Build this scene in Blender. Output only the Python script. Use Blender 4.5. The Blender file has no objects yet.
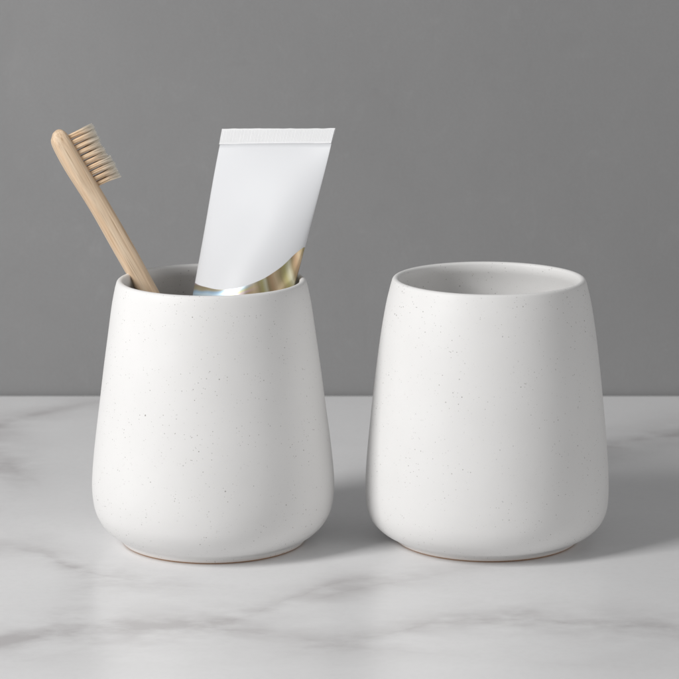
import bpy, bmesh, math, random
from mathutils import Vector, Matrix, noise
R = math.radians
random.seed(7)
sc = bpy.context.scene
col = sc.collection

# ------------------------------------------------------------------ helpers
def link(name, me, mat=None, parent=None, smooth=True):
    o = bpy.data.objects.new(name, me)
    col.objects.link(o)
    if mat is not None: me.materials.append(mat)
    if smooth:
        for p in me.polygons: p.use_smooth = True
    if parent is not None: o.parent = parent
    return o

def build(name, bm, mat=None, parent=None, smooth=True):
    bmesh.ops.recalc_face_normals(bm, faces=bm.faces)
    me = bpy.data.meshes.new(name)
    bm.to_mesh(me); bm.free()
    return link(name, me, mat, parent, smooth)

def empty(name, loc):
    o = bpy.data.objects.new(name, None)
    o.empty_display_size = .02
    o.location = loc
    col.objects.link(o)
    return o

def tag(o, label=None, cat=None, group=None, kind=None):
    if label: o['label'] = label
    if cat: o['category'] = cat
    if group: o['group'] = group
    if kind: o['kind'] = kind

def catmull(pts, n):
    """smooth curve through 2-D or 3-D points"""
    P = [Vector(p) for p in pts]
    out = []
    for i in range(len(P) - 1):
        p0 = P[i-1] if i else P[0]*2 - P[1]
        p1, p2 = P[i], P[i+1]
        p3 = P[i+2] if i + 2 < len(P) else P[-1]*2 - P[-2]
        for k in range(n):
            t = k / n
            out.append(.5*((2*p1) + (p2-p0)*t + (2*p0-5*p1+4*p2-p3)*t*t + (-p0+3*p1-3*p2+p3)*t**3))
    out.append(P[-1])
    return out

def lathe(profile, seg=192, wob=0., seed=0.):
    """revolve (r, z) pairs about z; r == 0 closes with a pole"""
    bm = bmesh.new()
    rings = []
    for r, z in profile:
        if r <= 1e-7:
            rings.append([bm.verts.new((0, 0, z))]); continue
        ring = []
        for k in range(seg):
            a = 2*math.pi*k/seg
            rr = r
            if wob:
                q = Vector((math.cos(a)*1.3, math.sin(a)*1.3, z*14 + seed))
                rr += wob * noise.noise(q)
            ring.append(bm.verts.new((rr*math.cos(a), rr*math.sin(a), z)))
        rings.append(ring)
    for A, B in zip(rings, rings[1:]):
        if len(A) == 1 and len(B) == 1: continue
        if len(A) == 1:
            for k in range(seg): bm.faces.new((A[0], B[k], B[(k+1) % seg]))
        elif len(B) == 1:
            for k in range(seg): bm.faces.new((A[k], A[(k+1) % seg], B[0]))
        else:
            for k in range(seg): bm.faces.new((A[k], A[(k+1) % seg], B[(k+1) % seg], B[k]))
    return bm

def loft(bm, sections, cap=True):
    """sections: list of equal length lists of Vectors"""
    rings = [[bm.verts.new(p) for p in s] for s in sections]
    n = len(rings[0])
    for A, B in zip(rings, rings[1:]):
        for k in range(n): bm.faces.new((A[k], A[(k+1) % n], B[(k+1) % n], B[k]))
    if cap:
        bm.faces.new(rings[0][::-1]); bm.faces.new(rings[-1])
    return rings

# ------------------------------------------------------------------ node helpers
class NT:
    def __init__(s, name):
        s.m = bpy.data.materials.new(name); s.m.use_nodes = True
        s.t = s.m.node_tree; s.t.nodes.clear()
        s.out = s.t.nodes.new('ShaderNodeOutputMaterial')
        s.b = s.t.nodes.new('ShaderNodeBsdfPrincipled')
        s.t.links.new(s.b.outputs[0], s.out.inputs[0])
        s.tc = s.t.nodes.new('ShaderNodeTexCoord')
    def n(s, typ, **kw):
        nd = s.t.nodes.new(typ)
        for k, v in kw.items(): setattr(nd, k, v)
        return nd
    def l(s, a, b): s.t.links.new(a, b)
    def put(s, sock, v):
        if hasattr(v, 'is_output'): s.l(v, sock)
        else: sock.default_value = v
    def math(s, op, a, b=None, c=None, clamp=False):
        nd = s.n('ShaderNodeMath', operation=op); nd.use_clamp = clamp
        s.put(nd.inputs[0], a)
        if b is not None: s.put(nd.inputs[1], b)
        if c is not None: s.put(nd.inputs[2], c)
        return nd.outputs[0]
    def noise(s, vec, scale, detail=4, rough=.5, dist=0., dim='3D'):
        nd = s.n('ShaderNodeTexNoise'); nd.noise_dimensions = dim
        s.l(vec, nd.inputs['Vector']); nd.inputs['Scale'].default_value = scale
        nd.inputs['Detail'].default_value = detail; nd.inputs['Roughness'].default_value = rough
        nd.inputs['Distortion'].default_value = dist
        return nd
    def mapping(s, vec, scale=(1,1,1), rot=(0,0,0), loc=(0,0,0)):
        nd = s.n('ShaderNodeMapping'); s.l(vec, nd.inputs[0])
        nd.inputs['Scale'].default_value = scale; nd.inputs['Rotation'].default_value = rot
        nd.inputs['Location'].default_value = loc
        return nd.outputs[0]
    def rng(s, v, a, b, c, d, smooth=False):
        nd = s.n('ShaderNodeMapRange'); nd.clamp = True
        if smooth: nd.interpolation_type = 'SMOOTHSTEP'
        s.put(nd.inputs['Value'], v)
        for k, x in zip(('From Min', 'From Max', 'To Min', 'To Max'), (a, b, c, d)):
            s.put(nd.inputs[k], x)
        return nd.outputs['Result']
    def mix(s, f, a, b, blend='MIX'):
        nd = s.n('ShaderNodeMix', data_type='RGBA', blend_type=blend)
        s.put(nd.inputs[0], f)
        for sock, v in ((nd.inputs[6], a), (nd.inputs[7], b)):
            if hasattr(v, 'is_output'): s.l(v, sock)
            else: sock.default_value = (v[0], v[1], v[2], 1)
        return nd.outputs[2]
    def ramp(s, v, stops, interp='LINEAR'):
        nd = s.n('ShaderNodeValToRGB'); s.l(v, nd.inputs[0])
        cr = nd.color_ramp; cr.interpolation = interp
        while len(cr.elements) < len(stops): cr.elements.new(.5)
        for e, (p, c) in zip(cr.elements, stops):
            e.position = p; e.color = (c[0], c[1], c[2], 1)
        return nd.outputs[0]
    def curve(s, v, pts):
        """float curve through points in the unit square"""
        nd = s.n('ShaderNodeFloatCurve'); s.put(nd.inputs['Value'], v)
        c = nd.mapping.curves[0]
        while len(c.points) < len(pts): c.points.new(.5, .5)
        for p, (x, y) in zip(c.points, pts): p.location = (x, y)
        nd.mapping.update()
        return nd.outputs[0]
    def bump(s, h, strength, dist, prev=None):
        nd = s.n('ShaderNodeBump'); s.l(h, nd.inputs['Height'])
        nd.inputs['Strength'].default_value = strength
        nd.inputs['Distance'].default_value = dist
        if prev is not None: s.l(prev, nd.inputs['Normal'])
        return nd.outputs[0]
    def xyz(s, vec):
        nd = s.n('ShaderNodeSeparateXYZ'); s.l(vec, nd.inputs[0])
        return nd.outputs
    def set(s, **kw):
        names = dict(color='Base Color', rough='Roughness', metal='Metallic', normal='Normal',
                     spec='Specular IOR Level', coat='Coat Weight', coatr='Coat Roughness',
                     sss='Subsurface Weight', ior='IOR')
        for k, v in kw.items():
            sock = s.b.inputs[names[k]]
            if hasattr(v, 'is_output'): s.l(v, sock)
            elif k == 'color': sock.default_value = (v[0], v[1], v[2], 1)
            else: sock.default_value = v

# ------------------------------------------------------------------ materials
def stoneware(name, offset):
    m = NT(name)
    v = m.mapping(m.tc.outputs['Object'], loc=offset)
    warp = m.noise(v, 160, 2)
    # faint cloudiness of the glaze
    cl = m.noise(v, 28, 4, .55)
    base = m.mix(m.rng(cl.outputs['Fac'], .35, .7, 0, 1), CUP_A, CUP_B)
    fine = m.noise(v, 2600, 2, .6)
    masks = []; halo = []
    for scale, thr, rad, off in ((560, .34, .20, 0.), (1000, .35, .26, 3.7), (340, .72, .085, 9.1)):
        vv = m.mapping(v, loc=(off, off*.3, -off))
        vo = m.n('ShaderNodeTexVoronoi'); vo.feature = 'F1'
        m.l(vv, vo.inputs['Vector']); vo.inputs['Scale'].default_value = scale
        vo.inputs['Randomness'].default_value = 1
        sx = m.xyz(vo.outputs['Color'])
        on = m.rng(sx[0], thr, thr + .02, 0, 1)
        size = m.math('MULTIPLY', sx[1], rad)
        dist = vo.outputs['Distance']
        spot = m.rng(dist, m.math('MULTIPLY', size, .55), size, 1, 0, True)
        masks.append(m.math('MULTIPLY', m.math('MULTIPLY', spot, on), m.rng(sx[2], 0, 1, .25, 1)))
    k = m.math('MAXIMUM', m.math('MAXIMUM', masks[0], masks[1]), masks[2])
    patch = m.rng(m.noise(v, 70, 2).outputs['Fac'], .42, .56, .22, 1)
    k = m.math('MULTIPLY', k, patch, clamp=True)
    c = m.mix(m.math('MULTIPLY', k, .80), base, (.15, .13, .115))
    # paler grains scattered through the clay
    vo = m.n('ShaderNodeTexVoronoi'); m.l(v, vo.inputs['Vector']); vo.inputs['Scale'].default_value = 700
    sx = m.xyz(vo.outputs['Color'])
    pale = m.math('MULTIPLY', m.rng(vo.outputs['Distance'], .12, .24, 1, 0), m.rng(sx[0], .82, .84, 0, .5))
    c = m.mix(m.math('MULTIPLY', pale, patch), c, (.86, .85, .83))
    # bare clay shows through where the glaze thins at the foot
    z = m.xyz(m.tc.outputs['Object'])[2]
    wob = m.math('MULTIPLY', m.math('SUBTRACT', warp.outputs['Fac'], .5), .0006)
    foot = m.rng(m.math('ADD', z, wob), .0004, .0022, .22, 0, True)
    c = m.mix(foot, c, (.62, .40, .25))
    h = m.math('SUBTRACT', m.math('MULTIPLY', fine.outputs['Fac'], .12), k)
    n1 = m.bump(h, .35, .00012)
    n2 = m.bump(m.noise(v, 45, 3).outputs['Fac'], .12, .0012, n1)
    m.set(color=c, rough=m.rng(fine.outputs['Fac'], .3, .7, .46, .58), normal=n2, spec=.38, sss=0.0)
    return m.m

CUP_A, CUP_B = (.785, .780, .772), (.82, .815, .808)

def clay():
    m = NT('bare_clay')
    n = m.noise(m.tc.outputs['Object'], 900, 3)
    m.set(color=m.mix(n.outputs['Fac'], (.40, .22, .12), (.56, .36, .22)), rough=.85, spec=.2)
    return m.m

def bamboo():
    m = NT('bamboo')
    v = m.tc.outputs['Object']          # handle runs along local z
    g = m.noise(m.mapping(v, scale=(1, 1, .025)), 1500, 4, .6)
    g2 = m.noise(m.mapping(v, scale=(1, 1, .05)), 420, 3, .5)
    vo = m.n('ShaderNodeTexVoronoi'); m.l(m.mapping(v, scale=(1, 1, .035)), vo.inputs['Vector'])
    vo.inputs['Scale'].default_value = 1500
    fib = m.rng(vo.outputs['Distance'], .08, .32, 1, 0)
    c = m.mix(m.rng(g2.outputs['Fac'], .35, .65, 0, 1), (.84, .67, .49), (.73, .54, .365))
    c = m.mix(m.rng(g.outputs['Fac'], .4, .7, 0, .55), c, (.42, .265, .15))
    c = m.mix(m.math('MULTIPLY', fib, .6), c, (.34, .20, .10))
    n = m.bump(g.outputs['Fac'], .35, .00015)
    m.set(color=c, rough=.55, normal=n, spec=.35)
    return m.m

def bristle():
    m = NT('bristle')
    oi = m.n('ShaderNodeObjectInfo')
    x = m.xyz(m.tc.outputs['Object'])[0]
    c = m.mix(oi.outputs['Random'], (.90, .70, .49), (.86, .64, .42))
    c = m.mix(m.rng(x, .0060, .0118, 0, 1), c, (.95, .90, .80))
    m.set(color=c, rough=.42, spec=.4)
    m.b.inputs['Transmission Weight'].default_value = 0.0
    return m.m

def tube_white():
    """white laminate; below a curved printed edge an iridescent foil wave"""
    m = NT('tube_laminate')
    v = m.tc.outputs['Object']
    x, y, z = m.xyz(v)[0:3]
    xn = m.rng(x, -.026, .026, 0, 1)
    edge01 = m.curve(xn, TUBE_EDGE)                       # 0..1 -> -.075..-.035
    edge = m.rng(edge01, 0, 1, -.075, -.025)
    is_foil = m.rng(m.math('SUBTRACT', edge, z), -.00008, .00008, 0, 1)
    d = m.math('SUBTRACT', edge, z)
    # iridescent sheen painted into the colour as lens-like streaks along the wave
    flow = m.math('ADD', m.math('MULTIPLY', d, 150.), m.math('MULTIPLY', x, 24.))
    n1 = m.noise(m.mapping(v, scale=(1., 1., 1.5)), 55, 2, .5)
    flow = m.math('ADD', flow, m.math('MULTIPLY', n1.outputs['Fac'], .45))
    left = m.ramp(m.math('FRACT', flow), [(0., (.36, .31, .20)), (.16, (.42, .38, .27)), (.30, (.38, .55, .72)),
                             (.42, (.58, .74, .86)), (.55, (.36, .48, .55)), (.68, (.50, .50, .28)),
                             (.84, (.55, .42, .52)), (1., (.36, .31, .20))])
    sl = m.math('ADD', m.math('MULTIPLY', x, 125.), m.math('MULTIPLY', z, 42.))
    sl = m.math('ADD', sl, m.math('MULTIPLY', n1.outputs['Fac'], .5))
    right = m.ramp(m.math('FRACT', sl), [(0., (.40, .32, .18)), (.18, (.46, .42, .20)), (.34, (.62, .60, .44)),
                             (.46, (.36, .28, .16)), (.62, (.52, .36, .22)), (.80, (.66, .52, .34)), (1., (.44, .36, .21))])
    foil = m.mix(m.rng(x, .003, .013, 0, 1, True), left, right)
    c = m.mix(is_foil, (.71, .72, .74), foil)
    soft = m.noise(v, 38, 3, .5)
    n = m.bump(soft.outputs['Fac'], .10, .002)
    m.set(color=c, metal=m.math('MULTIPLY', is_foil, .6), rough=m.rng(is_foil, 0, 1, .44, .30), normal=n, spec=.4)
    return m.m
TUBE_EDGE = [(0, .33), (.12, .26), (.30, .20), (.5, .19), (.68, .27), (.80, .40), (.88, .56), (1., .80)]

def plain(name, c, rough, spec=.5):
    m = NT(name)
    n = m.noise(m.tc.outputs['Object'], 300, 3)
    c2 = tuple(k*.95 for k in c)
    m.set(color=m.mix(n.outputs['Fac'], c, c2), rough=rough, spec=spec)
    return m.m

# veins: (points (x, y) on the slab, half width in m, strength at points)
VEINS = [
    ([(-.30, -.185), (-.1168, -.129), (-.0791, -.1142), (-.0463, -.111), (-.0229, -.1175), (.0216, -.136), (.09, -.15), (.30, -.19)], .0042, [.9, 1, .9, .75, .5, .25, .15, .1]),
    ([(-.30, -.30), (-.10, -.145), (-.0528, -.1121), (-.0335, -.0978), (-.017, -.0784), (.0002, -.0606), (.02, -.052), (.30, .03)], .0035, [0, .1, .5, .55, .45, .45, .2, 0]),
    ([(-.30, -.01), (-.1247, -.015), (-.1094, -.0203), (-.094, -.0440), (-.0752, -.0580), (-.055, -.0640), (-.03, -.066), (.30, -.10)], .0040, [.3, .45, .6, .95, .75, .35, .1, 0]),
    ([(-.30, -.17), (-.03, -.142), (.0002, -.127), (.0216, -.1142), (.0419, -.1045), (.0571, -.1023), (.0867, -.1077), (.119, -.1153), (.30, -.16)], .0044, [0, .1, .5, .6, .8, .95, .8, .8, .6]),
    ([(-.30, -.16), (-.02, -.086), (.0002, -.0749), (.023, -.057), (.06, -.035), (.30, .08)], .0046, [0, .1, .5, .35, .1, 0]),
    ([(-.30, .09), (-.1491, .1789), (-.1258, .2081), (-.105, .2284), (.30, .55)], .0050, [.5, .7, .6, .5, .2]),
    ([(-.30, .0), (.06, .1), (.1107, .1403), (.1289, .151), (.1576, .1732), (.30, .27)], .0045, [0, .2, .8, .9, .9, .7]),
    ([(-.30, .16), (-.165, .125), (-.145, .118), (-.125, .085), (-.10, .03), (.30, -.35)], .0140, [.5, .9, .8, .35, 0, 0]),
]
def marble():
    m = NT('marble')
    v = m.mapping(m.tc.outputs['Object'], loc=(0, 0, .0137))
    wn = m.noise(v, 26, 5, .6)
    wn2 = m.noise(m.mapping(v, loc=(3, 1, 0)), 150, 4, .6)
    x, y = m.xyz(v)[0:2]
    wx, wy = m.xyz(wn.outputs['Color'])[0:2]
    xw = m.math('ADD', x, m.math('MULTIPLY', m.math('SUBTRACT', wx, .5), .018))
    yw = m.math('ADD', y, m.math('MULTIPLY', m.math('SUBTRACT', wy, .5), .018))
    yw = m.math('ADD', yw, m.math('MULTIPLY', m.math('SUBTRACT', wn2.outputs['Fac'], .5), .0012))
    br = m.noise(m.mapping(v, scale=(1, 1.7, 1), loc=(7, 2, 0)), 34, 5, .62)
    br_k = m.rng(br.outputs['Fac'], .36, .62, .25, 1.15)
    xn = m.rng(xw, -.3, .3, 0, 1)
    total = None
    for pts, w, st in VEINS:
        yc = m.rng(m.curve(xn, [((p[0]+.3)/.6, (p[1]+.6)/1.2) for p in pts]), 0, 1, -.6, .6)
        sv = m.curve(xn, [((p[0]+.3)/.6, s_) for p, s_ in zip(pts, st)])
        d = m.math('SUBTRACT', yw, yc)
        w = w*1.75
        q = m.math('DIVIDE', d, w)
        g = m.math('EXPONENT', m.math('MULTIPLY', m.math('MULTIPLY', q, q), -1.))
        q2 = m.math('DIVIDE', m.math('ADD', d, -.0015), w*3.2)
        g2 = m.math('MULTIPLY', m.math('EXPONENT', m.math('MULTIPLY', m.math('MULTIPLY', q2, q2), -1.)), .5)
        q3 = m.math('DIVIDE', m.math('ADD', d, .001), w*.14)
        g3 = m.math('MULTIPLY', m.math('EXPONENT', m.math('MULTIPLY', m.math('MULTIPLY', q3, q3), -1.)), .22)
        a = m.math('MULTIPLY', m.math('ADD', m.math('ADD', m.math('MULTIPLY', g, .62), g2), g3), sv)
        total = a if total is None else m.math('ADD', total, a)
    # faint cross band linking the two left veins
    q = m.math('DIVIDE', m.math('ADD', xw, .089), .009)
    band = m.math('MULTIPLY', m.math('EXPONENT', m.math('MULTIPLY', m.math('MULTIPLY', q, q), -1.)),
                  m.math('MULTIPLY', m.rng(y, -.125, -.10, 0, 1, True), m.rng(y, -.07, -.045, 1, 0, True)))
    total = m.math('ADD', total, m.math('MULTIPLY', band, .30))
    total = m.math('MULTIPLY', total, br_k, clamp=True)
    cloud = m.noise(m.mapping(v, loc=(1, 9, 0)), 11, 5, .6, .6)
    base = m.mix(m.rng(cloud.outputs['Fac'], .3, .75, 0, 1), MARBLE_A, MARBLE_B)
    c = m.mix(m.math('MULTIPLY', total, VEIN_K), base, (.36, .335, .335))
    gr = m.noise(v, 420, 3, .6)
    c = m.mix(m.rng(gr.outputs['Fac'], .45, .75, 0, .10), c, (.55, .545, .55))
    # stray mineral specks
    vo = m.n('ShaderNodeTexVoronoi'); m.l(v, vo.inputs['Vector']); vo.inputs['Scale'].default_value = 60
    sx = m.xyz(vo.outputs['Color'])
    sp = m.math('MULTIPLY', m.rng(vo.outputs['Distance'], .018, .035, 1, 0), m.rng(sx[0], .93, .94, 0, .7))
    c = m.mix(sp, c, (.22, .20, .18))
    m.set(color=c, rough=.28, spec=.5)
    return m.m
MARBLE_A, MARBLE_B = (.82, .82, .825), (.765, .765, .77)
VEIN_K = .62

def plaster():
    m = NT('grey_plaster')
    v = m.tc.outputs['Object']
    a = m.noise(m.mapping(v, scale=(1.2, 1, .85)), 14, 5, .62, .3)
    b = m.noise(m.mapping(v, scale=(1.2, 1, .85), loc=(2, 0, 5)), 70, 6, .72, .8)
    g = m.noise(v, 900, 3, .6)
    c = m.mix(m.rng(a.outputs['Fac'], .3, .7, 0, 1), WALL_A, WALL_B)
    c = m.mix(m.rng(b.outputs['Fac'], .56, .74, 0, .14), c, tuple(k*1.45 for k in WALL_A))
    c = m.mix(m.rng(b.outputs['Fac'], .44, .28, 0, .10), c, tuple(k*.66 for k in WALL_B))
    c = m.mix(m.rng(g.outputs['Fac'], .35, .7, 0, .12), c, tuple(k*.7 for k in WALL_B))
    n = m.bump(g.outputs['Fac'], .25, .0004)
    n = m.bump(b.outputs['Fac'], .12, .0008, n)
    m.set(color=c, rough=.8, spec=.25, normal=n)
    return m.m
WALL_A, WALL_B = (.285, .285, .287), (.270, .270, .272)

# ------------------------------------------------------------------ setting
def slab(name, x0, x1, y0, y1, z0, z1, mat, bev=0.):
    bm = bmesh.new()
    bmesh.ops.create_cube(bm, size=1)
    for vv in bm.verts:
        vv.co = Vector(((x0+x1)/2 + vv.co.x*(x1-x0), (y0+y1)/2 + vv.co.y*(y1-y0), (z0+z1)/2 + vv.co.z*(z1-z0)))
    if bev: bmesh.ops.bevel(bm, geom=bm.edges[:], offset=bev, segments=3, affect='EDGES', profile=.5)
    return build(name, bm, mat, smooth=False)

counter = slab('countertop', -1.2, 1.2, -.62, .2375, -.03, 0, marble(), .0012)
tag(counter, kind='structure')
wall = slab('wall', -1.6, 1.6, .239, .36, -.9, 1.5, plaster())
tag(wall, kind='structure')

# ------------------------------------------------------------------ cups
FOOT = clay()
LEFT_BODY = [(.0334, .0004), (.0340, .0007), (.0344, .0016), (.0352, .0026), (.0379, .0042), (.0412, .0075), (.0436, .0120),
             (.0446, .0175), (.0447, .0235), (.0440, .0320), (.0428, .0420), (.0413, .0530), (.0396, .0660), (.0379, .0780), (.0364, .0885)]
RIGHT_BODY = [(.0335, .0004), (.0341, .0007), (.0346, .0016), (.0358, .0026), (.0392, .0042), (.0426, .0075), (.0445, .0120),
             (.04500, .0175), (.0449, .0235), (.0444, .0320), (.0435, .0420), (.0424, .0530), (.0409, .0660), (.0393, .0780), (.0375, .0885)]
def make_cup(loc, rim, body, H, seed, mat, rotz):
    k = body
    upper = [(r, z) for r, z in body if z > .040]
    outer = [tuple(p) for p in catmull(body + [(rim + .00055, H-.0030)], 7)]
    # rounded lip
    t = .0026
    lip = []
    cr = rim - t/2
    for i in range(1, 12):
        a = math.pi * i / 12
        lip.append((cr + t/2*math.cos(a), H - t/2*1.0 + t/2*math.sin(a)))
    rb = max(r for r, z in body)
    inner = [(rim - t, H - .0030)] + [(r - .0028, z) for r, z in upper[::-1]] + \
            [(rb-.0034, .0320), (rb-.0034, .0240), (rb-.0042, .0160),
             (rb-.0066, .0100), (rb-.0120, .0064), (.026, .0052), (.012, .0050)]
    inner = [tuple(p) for p in catmull(inner, 5)]
    prof = [(0, .0016), (.0300, .0016), (.0312, .0008)] + outer + lip + inner + [(0, .0050)]
    cup = empty('tumbler', loc)
    cup.rotation_euler.z = rotz
    b = build('body', lathe(prof, 224, .00022, seed), mat, cup)
    # unglazed ring the cup stands on
    k = body[0][0]/.0335
    ring = [(.0312, .0008), (.0314, .0003), (.0320, 0), (.0332*k, 0), (.0335*k, .0002), (.0335*k, .0008)]
    build('foot_ring', lathe(ring, 160, .00010, seed), FOOT, cup)
    return cup

LX, LY = -.0466, -.0040
RX, RY = .0545, -.0015
c1 = make_cup((LX, LY, 0), .0346, LEFT_BODY, .0980, 1.7, stoneware('stoneware_glaze', (.3, .1, .7)), .4)
tag(c1, 'white speckled stoneware tumbler holding the toothbrush and the toothpaste tube', 'tumbler', 'white speckled tumblers side by side')
c2 = make_cup((RX, RY, 0), .0354, RIGHT_BODY, .0981, 8.3, stoneware('stoneware_glaze', (1.3, 2.1, .2)), 2.1)
tag(c2, 'empty white speckled stoneware tumbler with nothing standing in it', 'tumbler', 'white speckled tumblers side by side')

# ------------------------------------------------------------------ toothbrush
BAM, BRI = bamboo(), bristle()
def make_brush():
    head = Vector((-.1037, .0120, .1504))
    tail = Vector((-.0268, .0080, .0105))
    ax = (head - tail).normalized()                     # local z, tail -> head
    L = (head - tail).length
    roll = R(16)
    s0 = Vector((0, -1, 0)); s0 = (s0 - ax*s0.dot(ax)).normalized()
    n0 = s0.cross(ax).normalized()                       # bristle direction
    if n0.x < 0: n0 = -n0
    n = (n0*math.cos(roll) + s0*-math.sin(roll)).normalized()
    s = ax.cross(n).normalized()
    root = empty('toothbrush', tail)
    M = Matrix((n, s, ax)).transposed().to_4x4()         # local x = bristle direction, y = width, z = length
    if M.determinant() < 0: M = Matrix((n, -s, ax)).transposed().to_4x4()
    root.matrix_world = Matrix.Translation(tail) @ M
    # stations: distance from head tip, centre offset along local x, half thickness, half width
    st = [(0, .0002, .0004, .0010), (.0004, .0000, .0014, .0026), (.0012, -.0001, .0021, .0040), (.003, -.0005, .0031, .0050), (.007, -.0007, .0034, .0056), (.014, -.0007, .0035, .0058),
          (.021, -.0004, .0035, .0056), (.027, -.0001, .0035, .0052), (.035, .0001, .0035, .0049),
          (.050, .0001, .0036, .0049), (.070, 0, .0034, .0050), (.100, 0, .0035, .0056), (L-.006, 0, .0034, .0056),
          (L-.002, 0, .0029, .0048), (L-.0005, 0, .0018, .0034), (L, 0, .0008, .0018)]
    pts = catmull([(a, b, c) for a, b, c, d in st], 6)
    wid = catmull([(a, d) for a, b, c, d in st], 6)
    secs = []
    for p, w in zip(pts, wid):
        ring = []
        for i in range(40):
            a = 2*math.pi*i/40
            ca, sa = math.cos(a), math.sin(a)
            e = .52
            x = p[1] + p[2]*math.copysign(abs(ca)**e, ca)
            y = w[1]*math.copysign(abs(sa)**e, sa)
            ring.append(Vector((x, y, L - p[0])))
        secs.append(ring)
    bm = bmesh.new(); loft(bm, secs)
    build('handle', bm, BAM, root)
    # tufts
    rows, cols = 10, 3
    for i in range(rows):
        d = .0044 + i*.00220
        for j in range(cols):
            if i in (0, rows-1) and j != 1 and False: continue
            yy = (j-1)*.0031 * (.85 if i in (0, 9) else 1)
            zz = L - d
            bm = bmesh.new()
            lean = -.10 + random.uniform(-.02, .02)
            hgt = .0090 + .0006*math.cos(i*.9) + random.uniform(-.0003, .0003)
            top = -.0007 + .0033
            for f in range(130):
                rr = math.sqrt(random.random())*.00082
                a = random.random()*2*math.pi
                bx, by = rr*math.cos(a), rr*math.sin(a)
                fl = 1.25 + random.uniform(-.2, .55)
                p0 = Vector((top - .0012, yy + bx, zz + by))
                hh = hgt*random.uniform(.86, 1.06)
                p1 = Vector((top + hh*.5, yy + bx*1.02, zz + by*1.02 + lean*hh*.5))
                p2 = Vector((top + hh, yy + bx*fl + random.gauss(0, .00012), zz + by*fl + lean*hh + random.gauss(0, .00012)))
                secs = []
                for p, rad in ((p0, .00009), (p1, .00009), (p2, .000080)):
                    secs.append([p + Vector((0, rad*math.cos(q), rad*math.sin(q))) for q in (0, 1.257, 2.513, 3.77, 5.027)])
                loft(bm, secs)
            build('bristle_tuft', bm, BRI, root)
    return root
br = make_brush()
tag(br, 'bamboo toothbrush with cream bristles leaning in the left tumbler', 'toothbrush')

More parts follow.
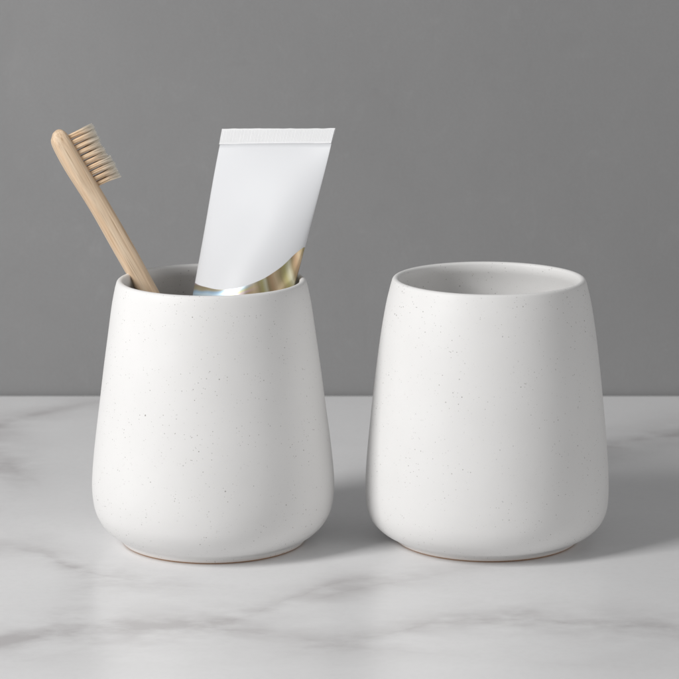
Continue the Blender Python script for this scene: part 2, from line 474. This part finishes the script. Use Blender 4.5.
# ------------------------------------------------------------------ toothpaste tube
def make_tube():
    TL, TR, RC = Vector(TUBE_TL), Vector(TUBE_TR), Vector(TUBE_RC)
    top = (TL+TR)/2
    z = (top - RC).normalized()
    x = (TR - TL); W = x.length/2
    x = (x - z*x.dot(z)*0).normalized()
    y = z.cross(x).normalized(); zz = z
    x2 = (x - z*x.dot(z)).normalized()
    root = empty('toothpaste_tube', top)
    y = z.cross(x2)
    M = Matrix((x2, y, z)).transposed().to_4x4()
    root.matrix_world = Matrix.Translation(top) @ M
    shear = x.dot(z)/x.dot(x2)                            # residual slope of the crimped end
    lam = tube_white()
    Lb = .1195; r = W*.637; seal = .0058
    # body
    secs = []
    N = 96
    ns = 60
    for i in range(ns+1):
        t = i/ns
        a = W*.995 + (r - W*.995)*t**1.40
        b = .0006 + r*.995*math.sin(math.pi/2*min(1, t))**.86
        kx = (1-t)**2*.75
        ring = []
        for q in range(N):
            ph = 2*math.pi*q/N
            cx, sx = math.cos(ph), math.sin(ph)
            yy = b*sx*abs(sx)**kx
            xx = a*cx
            zz_ = -seal - t*(Lb-seal) + (xx*shear)*(1-t)**2
            # a soft dent left by a squeezing hand
            yy += .0011*math.exp(-((xx+.004)/.011)**2 - ((t-.26)/.12)**2)*(1 if sx < 0 else 0)
            ring.append(Vector((xx, yy, zz_)))
        secs.append(ring)
    for rr, dz in ((r*.985, .0008), (r*.93, .0018), (r*.62, .0052), (r*.40, .0066), (r*.38, .0085)):
        secs.append([Vector((rr*math.cos(2*math.pi*q/N), rr*math.sin(2*math.pi*q/N), -Lb-dz)) for q in range(N)])
    bm = bmesh.new(); loft(bm, secs)
    build('tube_body', bm, lam, root)
    # crimped seal: a thin strip with pressed vertical ridges
    bm = bmesh.new()
    nx, nz = 420, 8
    def y_at(i, j, side):
        xf = -W + 2*W*i/nx
        rid = .5+.5*math.sin(xf*2*math.pi/.00062)
        e = 1 if 0 < j < nz else 0
        return side*(.00034 + .00010*rid*e) + .0005*math.sin(xf*90.)*(j/nz)
    F = {}
    for side in (-1, 1):
        for i in range(nx+1):
            xf = -W + 2*W*i/nx
            for j in range(nz+1):
                zf = -seal*1.02 + seal*1.02*j/nz
                edge = .00012*noise.noise(Vector((xf*300, 0, 4))) if j == nz else 0
                F[side, i, j] = bm.verts.new((xf + (.0004*(1-j/nz)*-1 if i == nx else 0), y_at(i, j, side), zf + xf*shear + edge))
        for i in range(nx):
            for j in range(nz):
                bm.faces.new((F[side, i, j], F[side, i+1, j], F[side, i+1, j+1], F[side, i, j+1]))
    for i in range(nx):
        for j in (0, nz):
            bm.faces.new((F[-1, i, j], F[-1, i+1, j], F[1, i+1, j], F[1, i, j]))
    for j in range(nz):
        for i in (0, nx):
            bm.faces.new((F[-1, i, j], F[-1, i, j+1], F[1, i, j+1], F[1, i, j]))
    build('crimped_seal', bm, plain('seal_white', (.75, .755, .765), .45), root, smooth=False)
    # ribbed screw cap
    bm = bmesh.new()
    secs = []
    for rr, z0 in ((.0096, -.0075), (.0103, -.0078), (.0104, -.0085), (.0110, -.0205), (.0107, -.0212), (.0098, -.0215)):
        ring = []
        for q in range(180):
            ph = 2*math.pi*q/180
            k = rr + (.00018*math.cos(ph*45) if -.0206 < z0 < -.0080 else 0)
            ring.append(Vector((k*math.cos(ph), k*math.sin(ph), -Lb + z0)))
        secs.append(ring)
    loft(bm, secs)
    build('screw_cap', bm, plain('cap_white', (.78, .78, .78), .35), root)
    return root
TUBE_TL = (-0.0437, 0.0372, 0.1476); TUBE_TR = (-0.0017, 0.0172, 0.1506); TUBE_RC = (-0.0350, 0.005, 0.0941)
tb = make_tube()
tag(tb, 'white squeeze tube of toothpaste with flat crimped end and iridescent foil wave', 'toothpaste tube')

# ------------------------------------------------------------------ light
w = bpy.data.worlds.new('World'); sc.world = w; w.use_nodes = True
bg = w.node_tree.nodes['Background']
bg.inputs[0].default_value = (.97, .985, 1, 1); bg.inputs[1].default_value = .215

def area(name, loc, target, size, sizey, power, color):
    l = bpy.data.lights.new(name, 'AREA'); l.shape = 'RECTANGLE'
    l.size = size; l.size_y = sizey; l.energy = power; l.color = color
    o = bpy.data.objects.new(name, l); col.objects.link(o)
    o.location = loc
    o.rotation_euler = (Vector(target) - Vector(loc)).to_track_quat('-Z', 'Y').to_euler()
    return o
area('key_softbox', (-1.00, -.66, .84), (0, 0, .04), .36, .85, 18.3, (1, .99, .98))
area('fill_card', (1.35, -.75, .45), (0, 0, .05), 1.0, .8, 3.4, (1, .975, .955))

# ------------------------------------------------------------------ camera
cam = bpy.data.cameras.new('Camera')
cam.sensor_width = 36; cam.lens = 36*2640/679
cam.clip_start = .02; cam.clip_end = 50
cam.dof.use_dof = True; cam.dof.focus_distance = .935; cam.dof.aperture_fstop = 34
co = bpy.data.objects.new('Camera', cam); col.objects.link(co)
co.location = (0, -.95, .268)
co.rotation_euler = (R(90-11.5), 0, 0)
sc.camera = co

sc.view_settings.view_transform = 'Standard'
sc.view_settings.look = 'None'
sc.view_settings.exposure = 0; sc.view_settings.gamma = 1
sc.render.engine = 'CYCLES'
sc.cycles.max_bounces = 10; sc.cycles.diffuse_bounces = 6
sc.cycles.use_denoising = True
